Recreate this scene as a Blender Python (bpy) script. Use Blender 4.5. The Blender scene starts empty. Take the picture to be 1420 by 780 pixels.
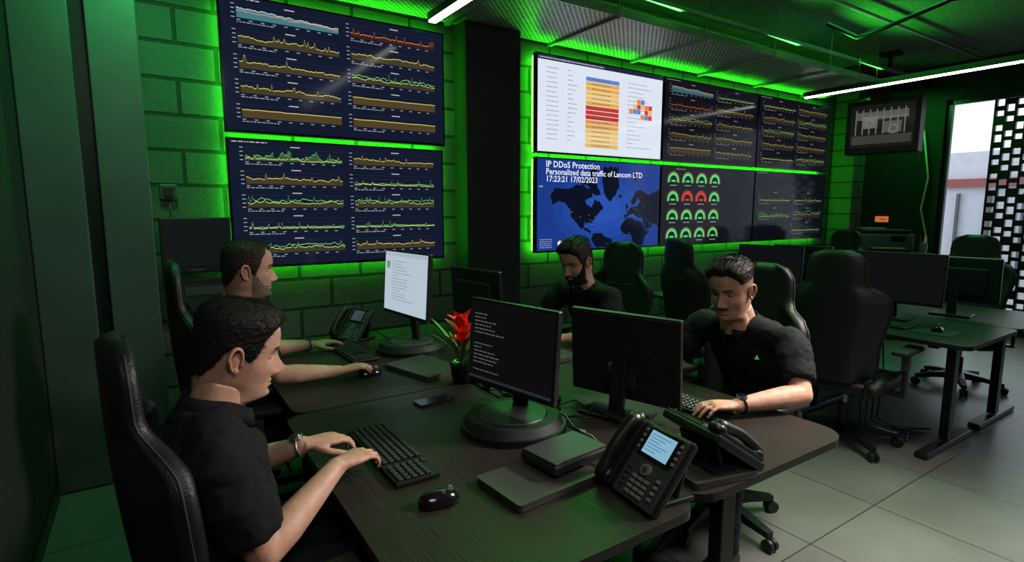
import bpy, bmesh, math, random
from math import sin, cos, pi, radians, exp, sqrt, atan2
from mathutils import Vector, Matrix, noise, geometry
random.seed(7)
V=Vector
def T(x,y,z): return Matrix.Translation((x,y,z))
def R(a,ax): return Matrix.Rotation(radians(a),4,ax)
def sm(a,b,x):
    t=max(0,min(1,(x-a)/(b-a))); return t*t*(3-2*t)
def interp(tab,x):
    if x<=tab[0][0]: return tab[0][1]
    for (a,va),(b,vb) in zip(tab,tab[1:]):
        if x<=b: return va+(vb-va)*(x-a)/(b-a)
    return tab[-1][1]
# ---------------------------------------------------------------- materials
def mat(name,col,rough=.5,metal=0,emit=None,es=1.0,bump=0,bscale=60,var=0,vscale=8,spec=.5,stretch=None):
    m=bpy.data.materials.new(name); m.use_nodes=True
    nt=m.node_tree; N=nt.nodes; L=nt.links; p=N['Principled BSDF']
    p.inputs['Base Color'].default_value=(*col,1); p.inputs['Roughness'].default_value=rough
    p.inputs['Metallic'].default_value=metal; p.inputs['Specular IOR Level'].default_value=spec
    if emit: p.inputs['Emission Color'].default_value=(*emit,1); p.inputs['Emission Strength'].default_value=es
    if bump or var:
        tc=N.new('ShaderNodeTexCoord'); src=tc.outputs['Object']
        if stretch:
            mp=N.new('ShaderNodeMapping'); mp.inputs['Scale'].default_value=stretch; L.new(src,mp.inputs[0]); src=mp.outputs[0]
    if var:
        n=N.new('ShaderNodeTexNoise'); n.inputs['Scale'].default_value=vscale; n.inputs['Detail'].default_value=5
        L.new(src,n.inputs['Vector']); mx=N.new('ShaderNodeMix'); mx.data_type='RGBA'
        mx.inputs[6].default_value=(*[c*(1-var) for c in col],1); mx.inputs[7].default_value=(*[min(1,c*(1+var)) for c in col],1)
        L.new(n.outputs['Fac'],mx.inputs[0]); L.new(mx.outputs[2],p.inputs['Base Color'])
    if bump:
        n=N.new('ShaderNodeTexNoise'); n.inputs['Scale'].default_value=bscale; n.inputs['Detail'].default_value=4
        L.new(src,n.inputs['Vector']); b=N.new('ShaderNodeBump'); b.inputs['Strength'].default_value=bump; b.inputs['Distance'].default_value=.01
        L.new(n.outputs['Fac'],b.inputs['Height']); L.new(b.outputs[0],p.inputs['Normal'])
    return m
_em={}
def em(col,s=1.0,rough=.12):
    k=(tuple(col),s)
    if k not in _em: _em[k]=mat('screen_px_%d'%len(_em),(.004,.004,.005),rough,0,col,s,spec=.22)
    return _em[k]
def brickmat(name,c1,c2,mort,bw,rh,ms,offset,plane,rough,bump=.6,noisebump=.3,nscale=40):
    m=bpy.data.materials.new(name); m.use_nodes=True
    nt=m.node_tree; N=nt.nodes; L=nt.links; p=N['Principled BSDF']; p.inputs['Roughness'].default_value=rough
    tc=N.new('ShaderNodeTexCoord'); sp=N.new('ShaderNodeSeparateXYZ'); L.new(tc.outputs['Object'],sp.inputs[0])
    cb=N.new('ShaderNodeCombineXYZ'); L.new(sp.outputs[plane[0]],cb.inputs[0]); L.new(sp.outputs[plane[1]],cb.inputs[1])
    br=N.new('ShaderNodeTexBrick'); br.offset=offset; br.inputs['Scale'].default_value=1
    br.inputs['Brick Width'].default_value=bw; br.inputs['Row Height'].default_value=rh; br.inputs['Mortar Size'].default_value=ms
    br.inputs['Mortar Smooth'].default_value=.3; br.inputs['Bias'].default_value=0
    br.inputs['Color1'].default_value=(*c1,1); br.inputs['Color2'].default_value=(*c2,1); br.inputs['Mortar'].default_value=(*mort,1)
    L.new(cb.outputs[0],br.inputs['Vector'])
    n=N.new('ShaderNodeTexNoise'); n.inputs['Scale'].default_value=nscale; n.inputs['Detail'].default_value=6; L.new(tc.outputs['Object'],n.inputs['Vector'])
    n2=N.new('ShaderNodeTexNoise'); n2.inputs['Scale'].default_value=2.5; n2.inputs['Detail'].default_value=6; L.new(tc.outputs['Object'],n2.inputs['Vector'])
    mx=N.new('ShaderNodeMix'); mx.data_type='RGBA'; mx.blend_type='MULTIPLY'; mx.inputs[0].default_value=.5
    L.new(br.outputs['Color'],mx.inputs[6]); L.new(n2.outputs['Fac'],mx.inputs[7]); L.new(mx.outputs[2],p.inputs['Base Color'])
    b=N.new('ShaderNodeBump'); b.invert=True; b.inputs['Strength'].default_value=bump; b.inputs['Distance'].default_value=.012; L.new(br.outputs['Fac'],b.inputs['Height'])
    b2=N.new('ShaderNodeBump'); b2.inputs['Strength'].default_value=noisebump; b2.inputs['Distance'].default_value=.01; L.new(n.outputs['Fac'],b2.inputs['Height'])
    L.new(b.outputs[0],b2.inputs['Normal']); L.new(b2.outputs[0],p.inputs['Normal'])
    return m
def perfmat(name,col,px,py,hx,hy):
    m=bpy.data.materials.new(name); m.use_nodes=True
    nt=m.node_tree; N=nt.nodes; L=nt.links; p=N['Principled BSDF']; p.inputs['Base Color'].default_value=(*col,1)
    p.inputs['Metallic'].default_value=.5; p.inputs['Roughness'].default_value=.45
    tc=N.new('ShaderNodeTexCoord'); sp=N.new('ShaderNodeSeparateXYZ'); L.new(tc.outputs['Object'],sp.inputs[0])
    def M(op,a,b=None):
        n=N.new('ShaderNodeMath'); n.operation=op
        for i,q in enumerate((a,b)):
            if q is None: continue
            if isinstance(q,(int,float)): n.inputs[i].default_value=q
            else: L.new(q,n.inputs[i])
        return n.outputs[0]
    row=M('DIVIDE',sp.outputs[1],py); off=M('MULTIPLY',M('MODULO',M('FLOOR',M('ADD',row,1000)),2),.5)
    fx=M('FRACT',M('ADD',M('ADD',M('DIVIDE',sp.outputs[0],px),off),1000)); fy=M('FRACT',M('ADD',row,1000))
    ax=M('LESS_THAN',M('ABSOLUTE',M('SUBTRACT',fx,.5)),hx); ay=M('LESS_THAN',M('ABSOLUTE',M('SUBTRACT',fy,.5)),hy)
    hole=M('MULTIPLY',ax,ay); tr=N.new('ShaderNodeBsdfTransparent'); mx=N.new('ShaderNodeMixShader')
    L.new(hole,mx.inputs[0]); L.new(p.outputs[0],mx.inputs[1]); L.new(tr.outputs[0],mx.inputs[2])
    L.new(mx.outputs[0],N['Material Output'].inputs['Surface'])
    return m
def skinmat():
    m=bpy.data.materials.new('skin'); m.use_nodes=True
    nt=m.node_tree; N=nt.nodes; L=nt.links; p=N['Principled BSDF']; p.inputs['Roughness'].default_value=.56
    p.inputs['Specular IOR Level'].default_value=.4
    p.inputs['Subsurface Weight'].default_value=.12; p.inputs['Subsurface Radius'].default_value=(.012,.005,.003); p.inputs['Subsurface Scale'].default_value=1
    a=N.new('ShaderNodeAttribute'); a.attribute_name='Col'
    tc=N.new('ShaderNodeTexCoord'); n=N.new('ShaderNodeTexNoise'); n.inputs['Scale'].default_value=30; n.inputs['Detail'].default_value=6; n.inputs['Roughness'].default_value=.65; L.new(tc.outputs['Object'],n.inputs['Vector'])
    cr=N.new('ShaderNodeValToRGB'); cr.color_ramp.elements[0].position=.3; cr.color_ramp.elements[0].color=(.78,.66,.62,1); cr.color_ramp.elements[1].position=.7; cr.color_ramp.elements[1].color=(1.0,1.0,1.0,1)
    L.new(n.outputs['Fac'],cr.inputs[0])
    mx=N.new('ShaderNodeMix'); mx.data_type='RGBA'; mx.blend_type='MULTIPLY'; mx.inputs[0].default_value=1
    L.new(a.outputs['Color'],mx.inputs[6]); L.new(cr.outputs[0],mx.inputs[7]); L.new(mx.outputs[2],p.inputs['Base Color'])
    n3=N.new('ShaderNodeTexNoise'); n3.inputs['Scale'].default_value=260; n3.inputs['Detail'].default_value=2; L.new(tc.outputs['Object'],n3.inputs['Vector'])
    b=N.new('ShaderNodeBump'); b.inputs['Strength'].default_value=.3; b.inputs['Distance'].default_value=.0015; L.new(n3.outputs['Fac'],b.inputs['Height']); L.new(b.outputs[0],p.inputs['Normal'])
    return m
SKIN=skinmat()
BLK=mat('black_plastic',(.012,.012,.013),.38,bump=.05,bscale=300)
BLKM=mat('matte_black',(.015,.015,.016),.6,bump=.08,bscale=200)
GLOSS=mat('gloss_black',(.008,.008,.009),.15)
DGR=mat('dark_grey_plastic',(.05,.05,.052),.45)
GRY=mat('grey_plastic',(.18,.18,.19),.45)
SIL=mat('brushed_silver',(.35,.36,.38),.35,.9)
LAP=mat('laptop_shell',(.095,.088,.082),.45,.5)
METB=mat('black_metal',(.02,.022,.024),.35,.5)
LEATH=mat('chair_leather',(.011,.011,.012),.45,bump=.25,bscale=180)
STITCH=mat('chair_piping',(.025,.028,.028),.6)
KEY=mat('key_caps',(.02,.02,.022),.5)
WOOD=mat('black_ash_desktop',(.027,.020,.018),.42,var=.4,vscale=6,bump=.18,bscale=10,stretch=(12,1,12),spec=.28)
EDGE=mat('desk_edge',(.01,.01,.01),.4)
SHIRT=mat('black_polo_fabric',(.010,.010,.011),.85,bump=.3,bscale=500,spec=.25)
PANT=mat('dark_trousers',(.012,.014,.018),.85,bump=.3,bscale=400,spec=.2)
SHOE=mat('shoe_leather',(.02,.018,.017),.45)
GREEN=mat('green_led',(.01,.3,.01),.5,0,(.045,1.0,.02),34)
# ---------------------------------------------------------------- builder
class B:
    def __init__(s,M=None): s.v=[];s.f=[];s.m=[];s.s=[];s.mats=[];s.M=M or Matrix.Identity(4);s.col=None
    def mi(s,m):
        if m not in s.mats: s.mats.append(m)
        return s.mats.index(m)
    def add(s,vs,fs,m,smooth=False,M=None):
        X=s.M if M is None else s.M@M
        o=len(s.v); s.v+=[X@V(p) for p in vs]; k=s.mi(m)
        for f in fs: s.f.append([i+o for i in f]); s.m.append(k); s.s.append(smooth)
    def box(s,c,d,m,bev=0,rot=None,seg=2):
        bm=bmesh.new(); bmesh.ops.create_cube(bm,size=1)
        for v in bm.verts: v.co=V((v.co.x*d[0],v.co.y*d[1],v.co.z*d[2]))
        if bev: bmesh.ops.bevel(bm,geom=bm.edges[:],offset=bev,segments=seg,affect='EDGES',profile=.5)
        X=T(*c)
        if rot is not None: X=X@rot
        bm.verts.index_update()
        s.add([v.co.copy() for v in bm.verts],[[v.index for v in f.verts] for f in bm.faces],m,bool(bev and bev>.012),X); bm.free()
    def loft(s,rings,m,smooth=True,cap=True,M=None,closed=True):
        n=len(rings[0]); vs=[p for r in rings for p in r]; fs=[]
        for i in range(len(rings)-1):
            for j in range(n if closed else n-1):
                k=(j+1)%n; fs.append([i*n+j,i*n+k,(i+1)*n+k,(i+1)*n+j])
        if cap: fs.append(list(range(n))[::-1]); fs.append([(len(rings)-1)*n+j for j in range(n)])
        s.add(vs,fs,m,smooth,M)
    def tube(s,path,r,m,n=8,smooth=True,cap=True,closed=False,flat=None):
        path=[V(p) for p in path]; k=len(path)
        if not isinstance(r,(list,tuple)): r=[r]*k
        up=V((0,0,1)); t0=(path[1]-path[0]).normalized()
        if abs(t0.dot(up))>.95: up=V((1,0,0))
        a=t0.cross(up).normalized(); rings=[]
        for i,p in enumerate(path):
            if closed: t=(path[(i+1)%k]-path[i-1]).normalized()
            else: t=(path[min(i+1,k-1)]-path[max(i-1,0)]).normalized()
            a=(a-t*a.dot(t)).normalized(); b=t.cross(a)
            rings.append([p+a*(cos(2*pi*j/n)*r[i])+b*(sin(2*pi*j/n)*r[i]*(flat or 1)) for j in range(n)])
        if closed: rings.append(rings[0]); cap=False
        s.loft(rings,m,smooth,cap)
    def cyl(s,p0,p1,r0,r1,m,n=20,smooth=True): 
        p0=V(p0);p1=V(p1); t=(p1-p0).normalized(); up=V((0,0,1)) if abs(t.z)<.9 else V((1,0,0)); a=t.cross(up).normalized(); b=t.cross(a)
        rg=lambda p,r:[p+a*cos(2*pi*j/n)*r+b*sin(2*pi*j/n)*r for j in range(n)]
        vs=rg(p0,r0)+rg(p1,r1); s.add(vs,[[j,(j+1)%n,n+(j+1)%n,n+j] for j in range(n)],m,smooth)
        s.add(vs,[list(range(n)),[n+j for j in range(n)]],m,False)
    def sph(s,c,r,m,rot=None,n=20,k=12,keep=None):
        if not isinstance(r,(list,tuple)): r=(r,r,r)
        vs=[];
        for i in range(k+1):
            ph=pi*i/k
            for j in range(n):
                th=2*pi*j/n; vs.append((sin(ph)*cos(th)*r[0],sin(ph)*sin(th)*r[1],cos(ph)*r[2]))
        fs=[[i*n+j,i*n+(j+1)%n,(i+1)*n+(j+1)%n,(i+1)*n+j] for i in range(k) for j in range(n)]
        if keep: fs=[f for f in fs if keep(sum((V(vs[i]) for i in f),V((0,0,0)))/4)]
        X=T(*c)
        if rot is not None: X=X@rot
        s.add(vs,fs,m,True,X)
    def prism(s,pts,z0,z1,m,M=None,side=None):
        n=len(pts); vs=[(p[0],p[1],z0) for p in pts]+[(p[0],p[1],z1) for p in pts]
        s.add(vs,[list(range(n))[::-1],[n+j for j in range(n)]],m,False,M)
        s.add(vs,[[j,(j+1)%n,n+(j+1)%n,n+j] for j in range(n)],side or m,False,M)
    def text(s,body,size,x,z,y,m,bold=False,sx=1):
        cu=bpy.data.curves.new('t','FONT'); cu.body=body; cu.size=size; cu.resolution_u=2
        if bold: cu.offset=size*.015
        ob=bpy.data.objects.new('t',cu); bpy.context.scene.collection.objects.link(ob)
        dg=bpy.context.evaluated_depsgraph_get(); me=bpy.data.meshes.new_from_object(ob.evaluated_get(dg))
        s.add([(x+v.co.x*sx,y,z+v.co.y) for v in me.vertices],[list(p.vertices) for p in me.polygons],m)
        bpy.data.objects.remove(ob); bpy.data.curves.remove(cu); bpy.data.meshes.remove(me)
    def q(s,x0,z0,x1,z1,m,y=-.001): s.add([(x0,y,z0),(x1,y,z0),(x1,y,z1),(x0,y,z1)],[[0,1,2,3]],m)
    def mesh(s,name):
        me=bpy.data.meshes.new(name); me.from_pydata([tuple(v) for v in s.v],[],s.f)
        for m in s.mats: me.materials.append(m)
        me.polygons.foreach_set('material_index',s.m); me.polygons.foreach_set('use_smooth',s.s); me.update()
        bm=bmesh.new(); bm.from_mesh(me); bmesh.ops.recalc_face_normals(bm,faces=bm.faces); bm.to_mesh(me); bm.free()
        return me
    def obj(s,name,parent=None,local=True):
        me=s.mesh(name); ob=bpy.data.objects.new(name,me); bpy.context.scene.collection.objects.link(ob)
        if parent: ob.parent=parent
        elif local and s.M!=Matrix.Identity(4):
            me.transform(s.M.inverted()); ob.matrix_world=s.M
        return ob
def rrect(x0,y0,x1,y1,r,n=6):
    pts=[]
    for cx,cy,a in ((x1-r,y1-r,0),(x0+r,y1-r,90),(x0+r,y0+r,180),(x1-r,y0+r,270)):
        for i in range(n+1):
            t=radians(a+90*i/n); pts.append((cx+r*cos(t),cy+r*sin(t)))
    return pts
# ---------------------------------------------------------------- room shell
XL,XR,YB,YF,H=-.49,8.5,3.9,-2.6,3.3
BRICK=brickmat('painted_block',(.11,.115,.11),(.08,.085,.08),(.022,.024,.022),.42,.205,.012,.5,(0,2),.7,1.0,.5,45)
TILE=brickmat('floor_tile',(.165,.165,.155),(.135,.135,.13),(.05,.05,.046),.6,.6,.004,0,(0,1),.34,.3,.05,25)
CEIL=mat('sprayed_ceiling',(.18,.18,.18),.95,bump=1.0,bscale=38,var=.6,vscale=30)
DARKW=mat('dark_plaster',(.014,.014,.015),.75,bump=.25,bscale=30,var=.25)
PANEL=mat('steel_panel',(.085,.11,.105),.45,.5,bump=.06,bscale=5,var=.3,vscale=3)
def wbox(name,x0,x1,y0,y1,z0,z1,m,bev=0):
    b=B(); b.box(((x0+x1)/2,(y0+y1)/2,(z0+z1)/2),(x1-x0,y1-y0,z1-z0),m,bev); return b.obj(name)
wbox('floor',XL-.2,XR+.2,YF-.2,YB+.2,-.1,0,TILE)
wbox('ceiling',XL-.2,XR+.2,YF-.2,YB+.2,H,H+.1,CEIL)
wbox('wall_back',XL-.2,XR+.2,YB,YB+.15,0,H,BRICK)
wbox('wall_left',XL-.15,XL,YF,YB,0,H,DARKW)
wbox('wall_front',XL-.2,XR+.2,YF-.15,YF,0,H,DARKW)
b=B()
for y0,y1,z0,z1 in ((3.0,YB,0,H),(YF,-1.0,0,H),(-1.0,3.0,2.85,H),(-1.0,3.0,0,.12)):
    b.box((XR+.08,(y0+y1)/2,(z0+z1)/2),(.16,y1-y0,z1-z0),DARKW)
b.obj('wall_right')
wbox('baseboard_left',XL,XL+.012,YF,3.55,0,.08,METB)
wbox('baseboard_back',.05,2.02,3.885,3.9,0,.08,METB)
b=B(); b.box((-.37,3.75,H/2),(.235,.30,H-.01),PANEL,.006); b.box((-.08,3.75,H/2),(.22,.30,H-.01),PANEL,.006); b.box((-.225,3.77,H/2),(.06,.26,H-.01),METB); b.obj('steel_clad_column')
b=B(); b.box((2.27,3.80,H/2),(.48,.2,H-.01),DARKW,.004); b.obj('pillar')
b=B(); b.box((7.75,3.76,H/2),(.28,.28,H-.01),BRICK,.004); b.obj('pillar')
b=B()
for y in (2.97,1.6,.3,-.97): b.box((XR+.08,y,1.5),(.06,.05,2.7),METB)
for z in (.15,2.82): b.box((XR+.08,1.0,z),(.06,3.98,.05),METB)
b.obj('window_1')
b=B()
for i in range(37):
    y=2.66-i*.10; b.box((XR+.55,y,1.5),(.05,.026,3.2),METB)
    for k in range(22):
        z=.05+k*.15+(.075 if i%2 else 0); b.box((XR+.55,y-.05,z),(.045,.08,(.045,.07,.055,.11)[(k*7+i*3)%4]),METB)
b.obj('perforated_facade_screen')
PAVE=mat('paving',(.5,.5,.5),.9,var=.2)
b=B(); b.box((13.9,0,-.06),(10,14,.1),PAVE); b.obj('exterior_ground')
REDB=mat('far_building',(.75,.78,.85),.8,var=.1); REDR=mat('red_band',(.42,.16,.16),.7)
b=B(); b.box((14,5.2,1.3),(1,6,2.6),REDB); b.box((13.45,5.2,2.0),(.1,6,.16),REDR)
for k in range(12): b.box((13.45,2.4+k*.5,1.1),(.08,.04,1.4),GRY)
b.obj('neighbour_building')
# ---------------------------------------------------------------- ceiling services
TRAYM=perfmat('perforated_galvanised',(.62,.64,.62),.045,.022,.32,.26); GALV=mat('galvanised_steel',(.30,.32,.30),.45,.6,var=.2)
b=B()
b.add([(.3,3.05,2.86),(7.1,3.05,2.86),(7.1,3.84,2.86),(.3,3.84,2.86)],[[0,1,2,3]],TRAYM)
for y in (3.05,3.84): b.box((3.7,y,2.89),(6.8,.006,.06),GALV)
for x in [1.0+.95*i for i in range(7)]:
    b.box((x,3.445,2.848),(.035,.82,.02),GALV)
    b.cyl((x,3.03,2.85),(x,3.03,H),.005,.005,GALV,8)
    b.cyl((x,3.83,2.85),(x,3.83,H),.005,.005,GALV,8)
for y in (3.15,3.3,3.5): b.tube([(.3+i*.34,y+.02*sin(i*1.3),2.885) for i in range(21)],.012,BLKM,6)
b.obj('perforated_cable_tray')
LB=mat('led_diffuser',(.9,.9,.9),.5,0,(1,.98,.93),9)
def lightbar(x,y0,y1):
    b=B(T(x,0,0)); b.box((0,(y0+y1)/2,2.735),(.06,y1-y0,.05),BLK,.004); b.box((0,(y0+y1)/2,2.705),(.05,y1-y0-.02,.012),LB)
    for y in (y0+.3,y1-.55): b.cyl((0,y,2.76),(0,y,H),.002,.002,BLK,6)
    b.obj('linear_pendant_light')
lightbar(1.64,.6,3.45); lightbar(6.12,.2,3.48)
b=B()
for pth,r in (([(4.35,2.9,3.22),(4.35,1.0,3.22)],.02),([(2.6,2.6,3.23),(8.3,2.6,3.23)],.016),([(2.4,2.9,3.24),(2.4,-2,3.24)],.014),([(5.4,2.9,3.2),(5.35,2.6,3.0),(5.1,2.3,2.95),(5.3,1.9,3.1),(5.9,1.6,3.2)],.018)):
    b.tube(pth,r,GALV if r<.017 else METB,8)
b.obj('ceiling_conduits')
b=B()
b.box((5.1,.75,3.12),(.9,.5,.24),METB,.01); b.box((5.1,.75,2.99),(.8,.4,.02),DGR,.004); b.tube([(4.75,.5,3.14),(4.3,.3,3.14),(3.8,.1,3.16)],.09,METB,14)
b.obj('air_duct_unit')
b=B(); b.box((4.3,1.4,3.24),(8.0,.09,.12),DARKW); b.obj('ceiling_beam')
b=B(); b.box((4.6,2.98,3.0),(5.6,.03,.03),GALV); b.obj('tray_support_channel')
# ---------------------------------------------------------------- screens
SY=3.775
NAVY=(.010,.015,.038)
def frame(b,W,Hh,bg,s=1.0):
    b.box((0,.03,0),(W,.05,Hh),GLOSS,.004); b.q(-W/2+.012,-Hh/2+.016,W/2-.012,Hh/2-.012,em(bg,s,.10),.0038)
    b.box((0,.085,0),(W*.4,.07,Hh*.4),METB)
def ribbon(b,pts,t,m,y):
    vs=[];fs=[]
    for x,z in pts: vs+=[(x,y,z-t),(x,y,z+t)]
    for i in range(len(pts)-1): fs.append([2*i,2*i+2,2*i+3,2*i+1])
    b.add(vs,fs,m)
def bars(b,x,z,w,h,m,y,rnd,gap=.006):
    c=x
    while c<x+w:
        l=min(rnd.uniform(.008,.03),x+w-c); b.q(c,z,c+l,z+h,m,y); c+=l+gap
def chart(b,x,z,w,h,kind,seed,s,Y=.0030):
    rnd=random.Random(seed); n=90
    grid=em((.05,.055,.08),s); txt=em((.36,.38,.42),s)
    for k in range(4): b.q(x,z+h*k/3,x+w,z+h*k/3+.0012,grid,Y)
    for k in range(4): b.q(x-.03,z+h*k/3-.002,x-.01,z+h*k/3+.003,txt,Y)
    for k in range(9): b.q(x+w*k/9,z-.014,x+w*k/9+.02,z-.009,txt,Y)
    bars(b,x+.0,z-.026,w*.35,.005,txt,Y,rnd); b.q(x+w*.45,z+h+.012,x+w*.55,z+h+.018,em((.5,.5,.55),s),Y)
    def series(base,amp,spk=0,trend=0):
        v=base;o=[]
        for i in range(n):
            v+=rnd.uniform(-1,1)*amp; v+=(base-v)*.25; q=v+trend*i/n
            if rnd.random()<spk: q+=rnd.uniform(.2,.5)
            o.append((x+w*i/(n-1),z+h*max(.03,min(1,q))))
        return o
    def fill(o,c):
        vs=[];fs=[]
        for a,c2 in o: vs+=[(a,Y-.0003,z),(a,Y-.0003,c2)]
        for i in range(n-1): fs.append([2*i,2*i+2,2*i+3,2*i+1])
        b.add(vs,fs,em(c,s))
    yl=em((.78,.66,.16),s); gr=em((.16,.68,.24),s); orr=em((.85,.27,.08),s); wh=em((.6,.75,.75),s); tk=.0020
    if kind=='b':
        o=series(.75,.07,0,-.3); fill(o,(.07,.22,.26)); ribbon(b,o,tk,wh,Y-.0006); ribbon(b,series(.55,.05,0,-.25),tk,orr,Y-.0009)
    elif kind=='r':
        o=series(.3,.05,.09); fill(o,(.06,.02,.015)); ribbon(b,o,tk,orr,Y-.0006)
    elif kind=='y':
        o=series(.5,.09,.04,-.1); fill(o,(.075,.06,.03)); ribbon(b,o,tk,yl,Y-.0006)
    elif kind=='f':
        o=series(.62,.02,0,.02); fill(o,(.10,.068,.03)); ribbon(b,o,tk,yl,Y-.0006)
    elif kind=='g':
        o=series(.4,.1,.04); fill(o,(.055,.06,.03)); ribbon(b,o,tk,yl,Y-.0006); ribbon(b,series(.6,.12,.04),tk,gr,Y-.0009)
    elif kind=='s':
        ribbon(b,series(.25,.04,.06),tk,gr,Y-.0006); ribbon(b,series(.15,.03,.04),tk,yl,Y-.0009)
    elif kind=='p':
        o=series(.35,.25,.12); fill(o,(.05,.12,.05)); ribbon(b,o,tk,gr,Y-.0006); ribbon(b,series(.15,.1,.04),tk,yl,Y-.0009)
def dash(name,x0,x1,z0,z1,kinds,cols,seed,s,y=SY,bg=NAVY):
    W=x1-x0;Hh=z1-z0; b=B(T((x0+x1)/2,y,(z0+z1)/2)); frame(b,W,Hh,bg,s)
    rows=len(kinds)//cols; cw=(W-.1)/cols; ch=(Hh-.08)/rows
    for i,k in enumerate(kinds):
        c=i%cols;r=i//cols
        if k=='-': continue
        chart(b,-W/2+.05+c*cw+.05,Hh/2-.03-(r+1)*ch+.042,cw-.08,ch*.52,k,seed*31+i,s)
    bars(b,-W/2+.03,Hh/2-.026,.2,.006,em((.5,.5,.55),s),.003,random.Random(seed))
    return b.obj(name)
Z=((1.13,1.93),(1.96,2.76))
dash('wall_display',.43,1.89,Z[1][0],Z[1][1],['b','r','y','y','y','g','y','f','f','f'],2,1,1.1)
dash('wall_display',.43,1.87,Z[0][0],Z[0][1],['p','y','y','s','g','g','s','s','g','y'],2,2,1.1)
XS=(2.72,4.22,5.75,7.27)
dash('wall_display',XS[1]+.01,XS[2]-.01,Z[1][0],Z[1][1],['b','s','r','y','g','y','y','y','f','y'],2,5,.7,bg=(.014,.012,.022))
dash('wall_display',XS[2]+.01,XS[3]-.01,Z[1][0],Z[1][1],['s','y','y','g','g','y','y','y','s','g'],2,6,.7,bg=(.014,.012,.022))
dash('wall_display',XS[2]+.01,XS[3]-.01,Z[0][0],Z[0][1],['-','-','s','s','p','g','-','s'],2,7,.6,bg=(.008,.010,.02))
def scr(x0,x1,row,bg,s):
    b=B(T((x0+x1)/2,SY,(Z[row][0]+Z[row][1])/2)); frame(b,x1-x0,Z[row][1]-Z[row][0],bg,s); return b,(x1-x0),(Z[row][1]-Z[row][0])
b,W,Hh=scr(XS[0],XS[1]-.01,1,(.80,.85,.95),.95)
b.q(-W/2+.012,Hh/2-.05,W/2-.012,Hh/2-.012,em((.02,.03,.07),1),.003); bars(b,-W/2+.03,Hh/2-.038,.7,.01,em((.5,.55,.6),1),.0025,random.Random(3))
cols=[(.16,.30,.70),(.85,.50,.10),(.9,.60,.2),(.85,.5,.1),(.65,.06,.05),(.6,.05,.05),(.8,.4,.1),(.85,.6,.2),(.9,.65,.25),(.85,.55,.2)]
for i in range(15):
    z=Hh/2-.13-i*.04; c=cols[min(len(cols)-1,i*10//15) if i else 0] if i!=1 else cols[1]
    b.q(-.22,z-.034,.17,z,em(c,.95),.003); bars(b,-.15,z-.02,.22,.007,em((.25,.15,.08),1),.0025,random.Random(i),.01)
rnd=random.Random(5)
for i in range(16):
    z=Hh/2-.11-i*.038; bars(b,-W/2+.1,z,.1+.05*rnd.random(),.006,em((.3,.33,.38),1),.003,rnd); bars(b,-.42,z,.1*rnd.random()+.03,.006,em((.3,.33,.38),1),.003,rnd)
    bars(b,.28,z-.02,.3*rnd.random()+.05,.006,em((.35,.38,.42),1),.003,rnd)
for i,(u,v) in enumerate([(0,0),(1,0),(0,1),(1,1),(2,1),(0,2),(2,2),(3,2),(1,3),(2,3),(3,1),(-1,1),(-2,2),(-1,2),(3,3)]):
    b.q(.40+u*.05,.10-v*.045,.447+u*.05,.142-v*.045,em([(.85,.3,.1),(.15,.3,.75),(.75,.08,.05),(.9,.6,.2)][i%4],.95),.0024)
b.obj('wall_display')
b,W,Hh=scr(XS[0],XS[1]-.01,0,(.018,.062,.30),1.0)
def merc(l): return math.log(math.tan(pi/4+radians(l)/2))
def mp(lo,la):
    u=(lo+188)/262; v=(merc(la)-merc(-22))/(merc(82.5)-merc(-22)); return (-W/2+.02+u*(W-.03),-Hh/2+.02+max(0,min(1,v))*(Hh-.04))
land=[[(-165,65),(-155,71),(-130,70),(-110,73),(-95,72),(-82,70),(-80,64),(-95,61),(-93,57),(-82,53),(-78,58),(-75,62),(-65,60),(-56,52),(-65,46),(-70,42),(-75,36),(-81,31),(-80,26),(-83,30),(-90,29),(-97,27),(-97,21),(-91,18),(-87,21),(-88,16),(-83,14),(-82,9),(-78,8),(-85,10),(-92,14),(-105,20),(-112,29),(-117,33),(-124,40),(-124,48),(-135,58),(-150,60),(-160,56)],
[(-58,81),(-25,82),(-22,72),(-42,60),(-52,65),(-60,76)],[(-110,76),(-85,76),(-85,81),(-70,82),(-75,78),(-70,72),(-62,66),(-75,66),(-88,72),(-105,74)],
[(-78,8),(-60,9),(-50,0),(-35,-6),(-39,-21.5),(-70,-21.5),(-76,-14),(-81,-5)],
[(-9,37),(-9,43),(-1,44),(-4,48),(2,51),(8,54),(20,55),(28,60),(22,64),(18,60),(12,56),(5,60),(14,68),(28,71),(45,67),(60,69),(73,72),(73,20),(66,25),(57,26),(50,30),(59,22),(45,13),(35,30),(36,36),(27,37),(23,38),(14,45),(17,39),(10,44),(3,43),(-2,37)],
[(-6,35),(10,37),(20,32),(32,31),(43,11),(51,11),(40,-5),(37,-21.5),(13,-21.5),(12,-10),(9,3),(-8,5),(-17,14),(-16,22)],
[(-5,50),(1,52),(-3,58),(-6,57)],[(-22,64),(-14,65),(-18,67),(-23,66)],[(12,78),(25,80),(15,76)],[(-84,22),(-75,20),(-78,22)]]
lm=em((.006,.010,.028),1)
for k,(r,c) in enumerate(((.42,(.022,.075,.34)),(.34,(.026,.088,.39)),(.25,(.031,.10,.44)),(.16,(.036,.115,.48)))):
    pts=[(max(-W/2+.014,min(W/2-.014,.0+r*1.35*cos(a))),.0036-.00012*k,max(-Hh/2+.018,min(Hh/2-.014,-.03+r*.8*sin(a)))) for a in [2*pi*j/48 for j in range(48)]]
    b.add(pts,[list(range(48))],em(c,1))
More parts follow.
